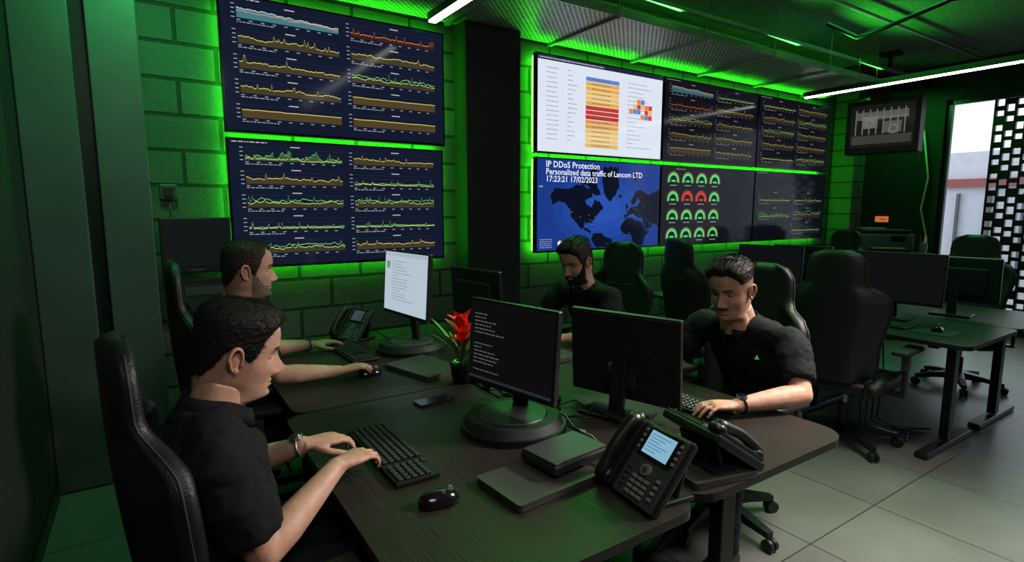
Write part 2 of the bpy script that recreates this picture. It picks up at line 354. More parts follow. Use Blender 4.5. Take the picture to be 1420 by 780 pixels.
def sub(pl,seed):
    r=random.Random(seed); o=[]
    for (x0,y0),(x1,y1) in zip(pl,pl[1:]+pl[:1]):
        o.append((x0,y0)); n=max(1,int(math.hypot(x1-x0,y1-y0)/4))
        for i in range(1,n): t=i/n; o.append((x0+(x1-x0)*t+r.uniform(-1,1),y0+(y1-y0)*t+r.uniform(-.8,.8)))
    return o
for k,pl in enumerate(land):
    pp=[V((*mp(*p),0)) for p in sub(pl,k)]; tr=geometry.tessellate_polygon([pp]); b.add([(p.x,.0028,p.y) for p in pp],[list(t) for t in tr],lm)
wt=em((.85,.88,.95),1); dt=em((.5,.5,.25),.6)
for lo,la in ((-74,40),(-87,42),(-118,34),(-95,30),(-80,26),(-99,19),(0,51),(2,48),(13,52),(12,42),(-3,40),(37,55),(30,31),(3,7),(-47,-15),(44,33),(-122,47),(-105,40),(-84,34),(20,50),(28,41),(51,25)):
    x,z=mp(lo,la); b.q(x-.004,z-.004,x+.004,z+.004,dt,.0024)
b.text('IP DDoS Protection',.074,-W/2+.10,Hh/2-.080,.0022,wt,True); b.text('Personalized data traffic of Lancom LTD',.070,-W/2+.10,Hh/2-.140,.0022,wt,True); b.text('17:23:21 17/02/2023',.070,-W/2+.10,Hh/2-.200,.0022,wt,True)
ring=lambda r0,r1,a0,a1,cx,cz,m,y,n=14: b.add([(cx+r*cos(radians(a0+(a1-a0)*i/n)),y,cz+r*sin(radians(a0+(a1-a0)*i/n))) for i in range(n+1) for r in (r0,r1)],[[2*i,2*i+2,2*i+3,2*i+1] for i in range(n)],m)
ring(0,.028,90,230,-W/2+.26,-Hh/2+.07,em((.9,.9,.9),1),.0022); ring(0,.028,230,320,-W/2+.26,-Hh/2+.07,em((.1,.5,.8),1),.0022); ring(0,.028,320,450,-W/2+.26,-Hh/2+.07,em((.7,.3,.4),1),.0022)
rnd=random.Random(8)
for k in range(5): bars(b,-W/2+.04,-Hh/2+.04+k*.017,.13,.006,em((.4,.45,.6),1),.0022,rnd)
b.q(-W/2+.03,Hh/2-.25,-W/2+.07,Hh/2-.235,em((.2,.45,.2),1),.0022)
b.obj('wall_display')
b,W,Hh=scr(XS[1]+.01,XS[2]-.01,0,(.010,.011,.02),1.0)
for r in range(4):
    for c in range(4):
        cx=-W/2+.17+c*.215; cz=Hh/2-.15-r*.185; g=(.12,.8,.22) if not(r==1 and c in(1,2)) else (.8,.06,.06)
        ring(.052,.080,-15,195,cx,cz,em(g,.9),.003); ring(.086,.091,-15,195,cx,cz,em((.7,.2,.1),.8),.003)
        b.q(cx-.03,cz-.012,cx+.03,cz+.006,em(g,.9),.003); b.q(cx-.05,cz-.05,cx+.05,cz-.042,em((.4,.4,.42),.9),.003)
bars(b,-W/2+.2,Hh/2-.04,.15,.01,em((.4,.4,.42),.6),.003,random.Random(1))
b.obj('wall_display')
def strips(x0,x1,z0,z1,i=.02):
    b=B(); xa,xb,za,zb=x0+i,x1-i,z0+i,z1-i; y=3.853
    b.box(((xa+xb)/2,y,za),(xb-xa,.02,.014),GREEN); b.box(((xa+xb)/2,y,zb),(xb-xa,.02,.014),GREEN)
    b.box((xa,y,(za+zb)/2),(.014,.02,zb-za),GREEN); b.box((xb,y,(za+zb)/2),(.014,.02,zb-za),GREEN)
    b.box((xa+.04,y+.018,(za+zb)/2),(.02,.05,zb-za-.2),METB); b.box((xb-.04,y+.018,(za+zb)/2),(.02,.05,zb-za-.2),METB)
    return b.obj('led_backlight_strip')
strips(.43,1.87,1.13,1.93); strips(.43,1.88,1.96,2.76); strips(2.72,7.27,1.13,1.93); strips(2.72,7.27,1.96,2.76)
b=B(T(7.22,3.17,2.46)@R(-80,'Z')); b.box((0,.13,0),(.74,.24,.62),BLKM,.012); b.q(-.32,-.24,.32,.25,em((.012,.012,.011),1.0,.2),.0085)
def tq(x0,z0,x1,z1,c,y): b.q(x0,z0,x1,z1,em(c,1.2),y)
tq(-.26,.08,.26,.17,(.10,.10,.09),.0078); tq(-.30,-.20,.30,-.10,(.05,.05,.045),.0078); tq(-.20,-.02,-.04,.12,(.14,.14,.12),.007); tq(.02,-.08,.2,.05,(.09,.095,.085),.007)
for k in range(8): tq(-.27+k*.07,-.09,-.255+k*.07,.2,(.13,.13,.115),.0065)
ring(.03,.05,0,360,-.12,.04,em((.16,.16,.14),1.2),.006); ring(.03,.055,0,360,.12,-.04,em((.15,.15,.13),1.2),.006)
b.cyl((0,.15,.3),(0,.15,.83),.025,.025,METB); b.box((0,.15,.825),(.2,.2,.02),METB); b.obj('hanging_television')
b=B(T(.235,3.72,1.29)); b.box((0,0,0),(.36,.06,.32),BLK,.006); b.q(-.16,-.12,.16,.14,em((.010,.012,.014),1,.2),-.0312); b.text('PANELVIEW',.014,-.045,-.146,-.0314,GRY); b.box((.0,.09,0),(.1,.12,.1),METB)
b.obj('touch_panel_terminal')
b=B(T(.33,3.80,.98)); b.box((0,0,0),(.42,.16,.22),BLKM,.008); b.box((.0,-.082,.04),(.34,.006,.05),DGR); b.cyl((.15,-.08,-.05),(.15,-.09,-.05),.012,.012,GRY); b.obj('wall_equipment_box')
b=B(T(.12,3.88,1.6)); b.box((0,0,0),(.09,.03,.09),DGR,.006); b.box((0,-.02,0),(.05,.012,.06),BLK,.003); b.tube([(0,0,-.04),(.01,.0,-.2),(0,0,-.5)],.006,BLK,6); b.obj('wall_switch')
# ---------------------------------------------------------------- desks
def desk(x0,y0,x1,y1,r=.06):
    b=B(T((x0+x1)/2,(y0+y1)/2,0)); hx=(x1-x0)/2;hy=(y1-y0)/2
    b.prism(rrect(-hx,-hy,hx,hy,r),.715,.74,WOOD,side=EDGE)
    for sy in (-1,1):
        y=sy*(hy-.2); b.box((0,y,.375),(.07,.05,.66),METB,.004); b.box((0,y,.02),(hx*1.7,.07,.035),METB,.008); b.box((0,y,.70),(hx*1.6,.05,.03),METB)
    b.box((0,0,.69),(.05,2*hy-.4,.04),METB)
    return b.obj('office_desk')
desk(.37,.85,1.14,2.085); desk(1.15,.87,1.95,2.085,.10); desk(.41,2.095,1.14,3.33); desk(1.15,2.095,1.95,3.33)
desk(3.74,1.10,4.57,2.32); desk(4.58,1.10,5.40,2.32); desk(3.74,2.33,4.57,3.5); desk(4.58,2.33,5.40,3.5)
# ---------------------------------------------------------------- monitors
def monitor(x,y,yaw,w,h,zc,content,base='round',z0=.74,ntilt=-4,edge=BLK,by=.03,br=.19,bx=0):
    b=B(T(x,y,z0)@R(yaw,'Z')); Tl=T(0,0,zc-z0)@R(ntilt,'X')
    M0=b.M; b.M=M0@Tl
    lab=content[2]=='label'
    b.box((0,.012,0),(w,.024,h),BLK,.004)
    if not lab: b.box((0,.036,-.01),(w*.7,.03,h*.62),BLKM,.01)
    nr=34
    for k in range(nr): b.box((0,.0255,-h/2+.01+k*(h-.02)/(nr-1)),(w*.97,.005,.0045),BLKM,.0012,seg=1)
    b.box((0,-.001,h/2-.003),(w*.99,.004,.004),edge)
    b.q(-w/2+.008,-h/2+.018,w/2-.008,h/2-.008,em(content[0],content[1],.22),-.0025)
    rnd=random.Random(int(x*100))
    if content[2]=='code':
        for k in range(18):
            if rnd.random()<.75: bars(b,-w/2+.03,h/2-.03-k*.014,rnd.uniform(.04,.16),.004,em((.13,.14,.13),1),-.0032,rnd,.004)
        b.q(-w/2+.01,-h/2+.02,w/2-.01,-h/2+.03,em((.03,.035,.05),1),-.003)
    if content[2]=='doc':
        b.q(-w/2+.01,h/2-.03,w/2-.01,h/2-.012,em((.45,.5,.58),1),-.003)
        for k in range(14): bars(b,-w*.3,h/2-.06-k*.016,rnd.uniform(.05,.25),.004,em((.30,.33,.38),1),-.0032,rnd,.004)
        b.q(-w*.44,h/2-.1,-w*.36,h/2-.06,em((.2,.35,.25),1),-.003)
    if lab:
        b.box((.03,.03,-.045),(.05,.003,.035),GRY); b.box((.03,.0312,-.045),(.04,.0035,.003),DGR); b.box((0,.035,-.09),(.12,.02,.06),BLKM,.006)
    b.M=M0
    b.box((0,.05,(zc-z0)/2-.01),(.06,.025,zc-z0-.02),BLK,.005,R(6,'X'))
    if base=='round':
        b.cyl((bx,by,0),(bx,by,.022),br,br,BLK,48); b.cyl((bx,by,.022),(bx,by,.05),br-.01,br-.025,BLKM,48); b.cyl((bx,by,.05),(bx,by,.055),.12,.115,DGR,40)
    else: b.box((0,.05,.008),(.24,.18,.014),BLK,.005)
    return b.obj('computer_monitor')
DARKS=((.007,.008,.010),1,'none')
monitor(1.04,1.60,-79,.435,.32,1.01,((.006,.006,.007),1,'code'),by=-.02,br=.185,bx=.04)
monitor(1.47,1.46,107,.45,.33,.955,((.03,.04,.05),1,'label'),'flat')
monitor(1.13,2.76,-84,.475,.35,1.10,((.60,.70,.78),.85,'doc'))
monitor(1.60,2.80,98,.46,.31,1.00,DARKS,'flat')
monitor(4.28,1.73,-84,.60,.35,1.03,DARKS,'flat',edge=SIL); monitor(4.86,1.55,98,.50,.32,1.0,DARKS,'flat'); monitor(4.30,2.66,-86,.55,.34,1.03,DARKS,'flat'); monitor(4.86,2.68,96,.5,.32,1.02,DARKS,'flat')
# ---------------------------------------------------------------- keyboards, mice, laptops
def keyboard(x,y,yaw,z=.74):
    b=B(T(x,y,z)@R(yaw,'Z')); b.box((0,0,.009),(.44,.135,.014),BLK,.004)
    for r in range(6):
        for c in range(21):
            if c==15 or (r==0 and c>=17) or (r==5 and 4<=c<=8): continue
            b.box((-.205+c*.0205,.052-r*.0205,.0195),(.0165,.0165,.007),KEY,.0022,seg=1)
    b.box((-.082,-.0505,.0195),(.095,.0165,.007),KEY,.002); b.obj('computer_keyboard')
keyboard(.585,1.58,-90); keyboard(.86,2.86,-88); keyboard(1.70,1.42,95); keyboard(4.02,1.72,-90); keyboard(1.78,2.66,92)
def mouse(x,y,yaw,z=.74):
    b=B(T(x,y,z)@R(yaw,'Z')); rings=[]
    for i in range(13):
        u=-1+2*i/12; w=.031*sqrt(max(0,1-abs(u)**3))*(1-.08*u)+.001; hh=.036*sqrt(max(0,1-(abs(u+.12)/1.13)**2.4))+.001
        rings.append([(w*cos(a)*(1-.12*max(0,sin(a))),.056*u,max(0,hh*sin(a))+.001) for a in [pi*k/14 for k in range(15)]])
    b.loft(rings,GLOSS,closed=True); b.cyl((-.004,.03,.033),(.004,.03,.033),.009,.009,GRY,14); b.obj('computer_mouse')
mouse(.585,1.235,-95); mouse(.81,2.425,-90); mouse(4.08,1.37,-80,.744)
b=B(T(4.05,1.37,.7405)); b.box((0,0,.002),(.22,.22,.003),BLKM,.001); b.obj('mouse_pad')
def laptop(x,y,yaw,z=.74,w=.33,d=.23):
    b=B(T(x,y,z)@R(yaw,'Z')); b.prism(rrect(-w/2,-d/2,w/2,d/2,.012),.002,.012,LAP); b.prism(rrect(-w/2,-d/2,w/2,d/2,.012),.0135,.021,LAP); b.prism(rrect(-w/2+.003,-d/2+.003,w/2-.003,d/2-.003,.01),.0,.014,BLK)
    b.cyl((-w/2+.04,d/2-.004,.013),(w/2-.04,d/2-.004,.013),.006,.006,BLK,10); b.obj('closed_laptop')
laptop(.872,1.185,4,w=.30,d=.20); laptop(1.06,2.37,-75); laptop(1.33,1.03,78,w=.30,d=.22); laptop(1.70,2.25,95,w=.29,d=.2)
b=B(T(.985,1.215,.762)@R(6,'Z')); b.box((0,.0,.022),(.22,.15,.028),BLKM,.006); b.box((0,0,.040),(.21,.14,.006),DGR,.003)
for sx in (-.08,.02): b.box((sx,0,.004),(.02,.13,.010),BLK)
b.obj('docking_station')
b=B(T(.905,1.94,.74)@R(3,'Z')); b.prism(rrect(-.078,-.037,.078,.037,.01),0,.009,BLK); b.prism(rrect(-.074,-.034,.074,.034,.008),.009,.0096,GLOSS); b.obj('smartphone')
# ---------------------------------------------------------------- desk phones
def coil(b,p0,p1,sag,turns=26,r=.006):
    pts=[]; p0=V(p0);p1=V(p1); n=turns*8
    for i in range(n+1):
        t=i/n; c=p0.lerp(p1,t); c.z-=sag*4*t*(1-t); c.z=max(c.z,.008); a=2*pi*turns*t; pts.append(c+V((cos(a)*r,sin(a)*r*.5,sin(a)*r)))
    b.tube(pts,.0016,BLK,5)
def phone(x,y,yaw,z=.74,lit=(.35,.62,.8),s=.8,tilt=52):
    b=B(T(x,y,z)@R(yaw,'Z')); M0=b.M
    b.M=M0@T(0,-.075,.012)@R(tilt-90,'X')
    b.box((.0,.012,.10),(.235,.028,.215),BLK,.008); b.box((.035,-.004,.10),(.155,.006,.205),DGR,.003)
    b.box((.035,-.008,.155),(.12,.006,.085),GLOSS,.002); b.q(-.012,.122,.082,.188,em(lit,s,.2),-.0115)
    for k in range(6): b.q(-.006,.132+k*.009,.035+.03*(k%3)/2,.134+k*.009,em((.1,.25,.4),s),-.0121)
    for k in range(4):
        for sx in (-.03,.10): b.box((sx,-.010,.13+k*.017),(.010,.006,.009),GRY,.002)
    b.cyl((.035,-.006,.085),(.035,-.014,.085),.017,.016,GRY,24); b.cyl((.035,-.0141,.085),(.035,-.017,.085),.008,.008,DGR,16)
    for r in range(4):
        for c in range(3): b.box((.012+c*.023,-.010,.058-r*.0145),(.017,.007,.010),GRY,.002)
    for r in range(4): b.box((.09,-.010,.075-r*.0165),(.014,.006,.009),GRY,.002); b.box((-.018,-.010,.075-r*.0165),(.013,.006,.009),DGR,.002)
    b.box((-.082,-.006,.10),(.055,.02,.20),BLK,.006)
    hp=[(-.082,-.020-.018*sin(pi*i/10),.005+.195*i/10) for i in range(11)]
    b.tube(hp,[.02,.021,.018,.0155,.015,.015,.015,.0155,.018,.022,.021],BLK,14)
    b.sph((-.082,-.016,.018),(.027,.020,.028),BLK); b.sph((-.082,-.016,.19),(.027,.020,.028),BLK)
    b.M=M0; k=sin(radians(tilt))
    b.box((0,.055,.07*k),(.16,.012,.13*k),BLK,.004,R(-18,'X')); b.box((0,.03,.006),(.18,.12,.012),BLK,.004)
    coil(b,(-.09,-.09,.03),(-.03,.06,.02),.03)
    b.obj('desk_phone')
phone(1.075,.98,-97); phone(.97,3.18,-70,lit=(.10,.12,.12),s=.6); phone(1.375,.985,80,z=.762,lit=(.05,.07,.08),tilt=34)
# ---------------------------------------------------------------- cables
b=B(); rnd=random.Random(4)
for k in range(13):
    p=V((rnd.uniform(1.18,1.26),rnd.uniform(1.3,1.98),.746)); pts=[p.copy()]; a=rnd.uniform(0,6)
    for i in range(14):
        a+=rnd.uniform(-.7,.7); p=p+V((cos(a)*.03,sin(a)*.045,0)); p.x=max(1.16,min(1.34,p.x)); p.y=max(1.2,min(2.0,p.y)); p.z=.746+.02*abs(sin(i*.7+k)); pts.append(p.copy())
    b.tube(pts,.0035,BLK if k%5 else GRY,6)
b.box((1.27,1.85,.757),(.05,.12,.03),BLK,.006); b.box((1.27,1.68,.755),(.06,.1,.028),BLK,.006); b.box((1.20,1.96,.75),(.08,.05,.018),GRY,.004)
b.obj('cable_bundle')
b=B(); 
for k in range(4): b.tube([(3.95+.1*k,1.75,.70),(3.9+.1*k,1.7,.4),(3.8+.08*k,1.65,.1),(3.9+.1*k,1.55,.012),(4.0+.12*k,1.45,.012),(4.15,1.5+.05*k,.012)],.005,BLK,6)
b.obj('floor_cables')
# ---------------------------------------------------------------- plant
LEAF=mat('bromeliad_leaf',(.10,.28,.05),.45,var=.3); LEAFB=mat('bromeliad_leaf_tip',(.35,.3,.05),.45,var=.3); REDF=mat('bromeliad_flower',(.80,.03,.02),.4,emit=None,var=.2); SOIL=mat('soil',(.03,.02,.015),.9)
b=B(T(1.115,2.10,.74)); rp=[(.036,0),(.045,.03),(.050,.07),(.053,.09),(.050,.092),(.046,.085)]
b.loft([[(r*cos(2*pi*j/28),r*sin(2*pi*j/28),z) for j in range(28)] for r,z in rp],GLOSS,cap=True); b.cyl((0,0,.075),(0,0,.079),.043,.043,SOIL)
def leaf(b,a,L,lift,w,m,z0=.08,droop=.6):
    vs=[];n=9
    for i in range(n+1):
        t=i/n; r=L*t*cos(lift*(1-.2*t)); z=z0+L*(t*sin(lift)-droop*t*t*.5); ww=w*sin(pi*min(1,.15+.85*t))**.8*(1 if t<1 else .0)+.0005
        px,py=r*cos(a),r*sin(a); nx,ny=-sin(a),cos(a); vs+=[(px-nx*ww,py-ny*ww,z+.3*ww),(px,py,z),(px+nx*ww,py+ny*ww,z+.3*ww)]
    fs=[]
    for i in range(n): fs+=[[3*i,3*i+3,3*i+4,3*i+1],[3*i+1,3*i+4,3*i+5,3*i+2]]
    b.add(vs,fs,m,True)
rnd=random.Random(2)
for k in range(24): leaf(b,k*2.4+rnd.random()*.4,rnd.uniform(.17,.29),rnd.uniform(.85,1.35),.010,LEAF if k%4 else LEAFB,droop=rnd.uniform(.2,.6))
b.cyl((0,0,.08),(0,0,.22),.006,.006,LEAF,8)
for k in range(26): leaf(b,k*2.4,.06+.025*(k%3),.9+.25*(k%2),.020,REDF,z0=.14+k*.005,droop=.3)
b.obj('potted_bromeliad')
# ---------------------------------------------------------------- chairs
def chair(x,y,yaw,hb=.84):
    b=B(T(x,y,0)@R(yaw,'Z'))
    for k in range(5):
        a=2*pi*k/5+.3; c,s=cos(a),sin(a)
        b.loft([[(c*r-s*w*u,s*r+c*w*u,z+h*v) for u,v in ((-1,-1),(1,-1),(1,1),(-1,1))] for r,w,z,h in ((.03,.035,.105,.028),(.18,.026,.095,.02),(.31,.018,.075,.013))],METB,False)
        b.cyl((c*.30,s*.30,.03),(c*.30,s*.30,.075),.01,.01,METB,8)
        for o in (-.014,.014): b.cyl((c*.31-s*(o-.009),s*.31+c*(o-.009),.029),(c*.31-s*(o+.009),s*.31+c*(o+.009),.029),.029,.029,BLK,18)
    b.cyl((0,0,.08),(0,0,.26),.034,.034,BLK); b.cyl((0,0,.26),(0,0,.37),.02,.02,SIL)
    b.box((0,0,.375),(.3,.2,.04),METB,.008); b.tube([(.1,-.08,.37),(.1,-.28,.36)],.007,BLK,8)
    b.box((.02,0,.42),(.50,.40,.09),LEATH,.035,seg=4)
    for s in (-1,1):
        b.tube([(-.22,s*.215,.43),(-.1,s*.225,.44),(.1,s*.23,.445),(.24,s*.215,.43),(.28,s*.17,.415)],[.04,.048,.05,.045,.03],LEATH,14)
        b.box((-.03,s*.29,.40),(.06,.10,.02),METB,.004); b.box((-.03,s*.325,.50),(.05,.025,.20),BLK,.006); b.box((-.03,s*.325,.60),(.06,.035,.1),DGR,.006)
        b.box((.0,s*.32,.665),(.27,.09,.03),BLKM,.012,seg=3)
        b.box((-.21,s*.20,.44),(.09,.02,.12),METB,.01)
    prof=[(0,.17),(.05,.205),(.15,.225),(.3,.235),(.45,.265),(.56,.29),(.64,.285),(.70,.25),(.745,.185),(.79,.165),(.86,.165),(.93,.155),(.975,.125),(1,.07)]
    rings=[];edge=[];n=36
    for i in range(41):
        s=i/40; hw=interp(prof,s); cx=-.205-.085*s-.02*sin(s*pi); z=.44+hb*s
        th=.042*(1-.35*s)*(.45 if s in(0,1) else 1); bol=.06*(1-sm(.66,.8,s))+.018; rg=[]
        for j in range(n):
            a=2*pi*j/n; ca,sa=cos(a),sin(a); yy=hw*(1 if ca>0 else -1)*abs(ca)**.75; xx=th*(1 if sa>0 else -1)*abs(sa)**.7
            xx+=bol*sm(.5,.95,abs(yy)/hw)*(1 if sa>0 else .75); rg.append((cx+xx,yy,z))
        rings.append(rg)
        edge.append((cx+bol*.85,hw+.001,z))
    b.loft(rings,LEATH)
    for sgn in (1,-1): b.tube([(p[0],p[1]*sgn,p[2]) for p in edge[1:-1]],.003,STITCH,6)
    for s0 in (.12,.26,.40,.66): b.tube([(-.205-.085*s0-.02*sin(s0*pi)+.041*(1-.35*s0),yy,.44+hb*s0) for yy in (-.11,0,.11)],.003,STITCH,5)
    return b.obj('gaming_chair')
chair(.20,1.52,6,.78); chair(.36,2.74,-2); chair(2.22,1.58,176,.80); chair(2.42,2.68,188)
chair(3.69,1.70,4,.82); chair(3.66,2.78,-12); chair(5.68,1.74,190); chair(5.95,3.0,175)
# ---------------------------------------------------------------- printer corner
WHT=mat('printer_white',(.42,.42,.42),.5); ORG=mat('orange_sign',(.6,.12,.03),.5,0,(.9,.25,.08),.6); BLUEP=mat('blue_plastic',(.05,.2,.5),.5)
b=B(T(7.20,3.02,0)@R(-50,'Z')); b.box((0,0,.5),(.9,.45,1.0),METB,.006); b.box((-.22,-.228,.5),(.42,.01,.9),DGR,.002); b.box((.22,-.228,.5),(.42,.01,.9),DGR,.002); b.obj('storage_cabinet')
b=B(T(7.15,3.05,1.0)@R(-50,'Z')); b.box((0,0,.11),(.56,.38,.22),DGR,.015); b.box((0,-.02,.245),(.50,.34,.045),BLK,.012); b.box((0,-.24,.06),(.32,.14,.015),GRY,.003); b.box((.12,-.195,.17),(.14,.01,.05),GLOSS,.002); b.box((-.1,.0,.275),(.25,.2,.02),GRY,.006); b.obj('office_printer')
b=B(T(8.485,3.62,1.36)); b.box((0,0,0),(.02,.16,.08),ORG); b.box((-.011,-.02,0),(.002,.06,.012),WHT); b.obj('exit_sign')
b=B(T(7.45,2.72,1.0)); b.cyl((0,0,0),(0,0,.11),.035,.04,GRY)
for k in range(5): b.cyl((.01*cos(k*2),.01*sin(k*2),.02),(.03*cos(k*2),.03*sin(k*2),.19),.004,.004,[ORG,BLUEP,WHT][k%3],6)
b.obj('pen_cup')
b=B(); b.tube([(8.45,3.2,2.5),(8.44,3.1,1.9),(8.44,3.15,1.5),(8.44,3.05,1.1),(8.44,3.1,.6)],.012,WHT,8); b.obj('wall_cable')
# ---------------------------------------------------------------- PEOPLE
PR=[(-.20,.040,-.086,.064),(-.16,.040,-.084,.062),(-.137,.043,-.082,.060),(-.124,.058,-.081,.058),(-.117,.074,-.081,.057),(-.107,.086,-.083,.056),(-.092,.090,-.086,.058),(-.072,.088,-.090,.064),(-.045,.088,-.095,.069),(-.02,.088,-.099,.073),(.0,.087,-.102,.075),(.02,.091,-.104,.077),(.045,.092,-.105,.077),(.068,.086,-.101,.073),(.088,.072,-.09,.063),(.103,.05,-.07,.047),(.112,.026,-.045,.027),(.116,.002,-.012,.003)]
def prof(u):
    i=min(int(u),len(PR)-2); t=u-i; g=lambda k:PR[max(0,min(len(PR)-1,k))]
    a,b_,c,d=g(i-1),g(i),g(i+1),g(i+2)
    return [.5*((2*b_[k])+(-a[k]+c[k])*t+(2*a[k]-5*b_[k]+4*c[k]-d[k])*t*t+(-a[k]+3*b_[k]-3*c[k]+d[k])*t**3) for k in range(4)]
HN,HM=120,150
def hp(t,u):
    z,xf,xb,w=prof(u); c,s=cos(t),sin(t)
    y=w*(1 if s>0 else -1)*abs(s)**.95
    face=sm(-.125,-.1,z)
    x=(xf*(abs(c)**(1-.2*face)) if c>0 else -abs(xb)*(abs(c)**.92))
    if c>0:
        fr=sm(0,.45,c); ay=abs(y); dx=0
        np_=interp([(-.058,0),(-.052,.015),(-.044,.028),(-.036,.0295),(-.02,.0205),(-.004,.011),(.008,.005),(.02,.001)],z); sg=interp([(-.05,.0125),(-.035,.0115),(0,.0085)],z)
        dx+=np_*exp(-(y/sg)**2)+.009*exp(-((ay-.0135)/.006)**2-((z+.045)/.008)**2)
        dx-=.012*exp(-((ay-.031)/.015)**2-((z+.001)/.011)**2)
        dx+=.005*exp(-((ay-.026)/.02)**2-((z-.021)/.008)**2)
        dx+=.005*exp(-((ay-.044)/.016)**2-((z+.034)/.016)**2)
        dx-=.004*exp(-((ay-.045)/.015)**2-((z+.07)/.015)**2)
        dx+=.0065*exp(-(y/.02)**2-((z+.0675)/.0045)**2)+.007*exp(-(y/.017)**2-((z+.078)/.005)**2)-.004*exp(-(y/.022)**2-((z+.0728)/.002)**2)
        dx-=.004*exp(-(y/.02)**2-((z+.089)/.005)**2); dx+=.007*exp(-(y/.02)**2-((z+.103)/.01)**2)
        dx-=.0025*exp(-((ay-.027-.25*(-.055-z))/.004)**2)*sm(-.075,-.065,z)*sm(-.04,-.05,z)
        x+=dx*fr
    return V((x,y,z))
def make_head(pos,yaw,pitch,roll,skin,hairc,P,parent,scale=1.0):
    M=T(*pos)@R(yaw,'Z')@R(roll,'X')@R(pitch,'Y')@Matrix.Scale(scale,4)
    grid=[];info=[]
    for i in range(HM+1):
        u=(len(PR)-1)*i/HM
        for j in range(HN):
            uu=-pi+2*pi*j/HN; t=uu-.5*sin(uu); p=hp(t,u); grid.append(p); info.append((t,p.z))
    fs=[[i*HN+j,i*HN+(j+1)%HN,(i+1)*HN+(j+1)%HN,(i+1)*HN+j] for i in range(HM) for j in range(HN)]
    beardtab=[(0,-.056),(22,-.058),(35,-.062),(50,-.052),(66,-.03),(78,.0),(83,.01)]
    def beard(t,p):
        d=abs(math.degrees(t))
        if d>86: return 0
        m=sm(0,.010,interp(beardtab,d)-p.z)*(1-sm(78,86,d))*sm(-.14,-.12,p.z)
        lip=exp(-((p.y/.021)**4)-((p.z+.0735)/.0085)**4) if p.x>.05 else 0
        return max(0,m-1.3*lip)
    def must(t,p): return sm(.030,.022,abs(p.y))*sm(-.0655,-.0625,p.z)*sm(-.052,-.056,p.z) if p.x>.04 else 0
    hl=P.get('hl',[(0,.078),(25,.080),(45,.066),(60,.045),(68,.0),(76,-.02),(84,-.015),(90,.008),(105,.0),(118,-.04),(140,-.070),(180,-.078)])
    def hm(t,z): return sm(-.006,P.get('soft',.014),z-interp(hl,abs(math.degrees(t)))+.005*noise.noise(V((t*14,z*60,3))))
    cols=[]
    for p,(t,z) in zip(grid,info):
        c=V(skin); lip=exp(-((p.y/.021)**4)-((z+.0735)/.0085)**4) if p.x>.06 else 0
        c=c.lerp(V((skin[0]*.85,skin[1]*.5,skin[2]*.5)),lip*.7)
        if p.x>.05:
            ay=abs(p.y); arch=.0235-.16*abs(ay-.034)*(1 if ay>.034 else .5); br=sm(.011,.016,ay)*sm(.052,.045,ay)*exp(-((z-arch)/.0048)**4); c=c.lerp(V(hairc),br*.95)
            c=c.lerp(V((skin[0]*1.05,skin[1]*.8,skin[2]*.75)),.4*exp(-(p.y/.014)**2-((z+.04)/.012)**2))
            c=c.lerp(V((skin[0]*1.0,skin[1]*.78,skin[2]*.72)),.45*exp(-((ay-.045)/.016)**2-((z+.035)/.016)**2))
        c=c.lerp(V(hairc),beard(t,p)*P.get('stub',0)); c=c.lerp(V(hairc),hm(t,z)*(.8 if P.get('side') is None else P['side']+(.85-P['side'])*sm(.03,.06,z)))
        if P.get('must'): c=c.lerp(V(P['must']),must(t,p)*.8)
        cols.append(c)
    b=B(M); b.add(grid,fs,SKIN,True); nb=len(grid)
    EW=P['_ew']; IR=P['_ir']
    for s in (-1,1):
        c=V((.0625,s*.031,-.002)); b.sph(c,.0125,EW,n=18,k=12); b.sph(c+V((.0095,-.001*s,-.0035)),(.0035,.0055,.0055),IR,n=12,k=8)
        b.tube([c+V((.0142*cos(a),.0152*sin(a),-.0012-.0010*abs(sin(a)))) for a in [radians(-62+124*k/12) for k in range(13)]],.0008,IR,5)
    for s in (-1,1):
        c=V((.0625,s*.031,-.002)); b.sph(c,(.0138,.0150,.0138),SKIN,n=24,k=18,keep=lambda q:q.x>-.002 and q.z>-.0012); b.sph(c,(.0136,.0150,.0136),SKIN,n=24,k=18,keep=lambda q:q.x>-.002 and q.z<-.0062)
        Me=T(-.012,s*.073,-.012)@R(s*-22,'Z')@R(-8,'Y')
        pts=[]
        for k in range(23):
            a=radians(-115+ (330)*k/22); rr=1.0 if sin(a)>0 else .86-.1*cos(a); pts.append(Me@V((-.017*cos(a)*rr+.0,s*(.012+.003*sin(a)),.031*sin(a)*rr)))
        b.tube(pts,[.0035+.0015*sin(pi*k/22) for k in range(23)],SKIN,8)
        b.sph(Me@V((0,s*.004,0)),(.015,.006,.028),SKIN,R(0,'Z'),16,10); b.sph(Me@V((.001,s*.009,-.026)),(.009,.005,.010),SKIN,None,12,8); b.sph(Me@V((.012,s*.006,-.004)),(.005,.005,.009),SKIN,None,10,6)
    ob=b.obj('head',parent,False); me=ob.data
    ca=me.color_attributes.new('Col','FLOAT_COLOR','POINT'); full=cols+[V((skin[0]*.98,skin[1]*.85,skin[2]*.82))]*(len(b.v)-nb)
    ca.data.foreach_set('color',[x for c in full for x in (*c,1)])
    HR=mat('hair',hairc,.5,bump=.6,bscale=14,stretch=(3,30,8),var=.5,vscale=12,spec=.35)
    cen=V((-.01,0,.01))
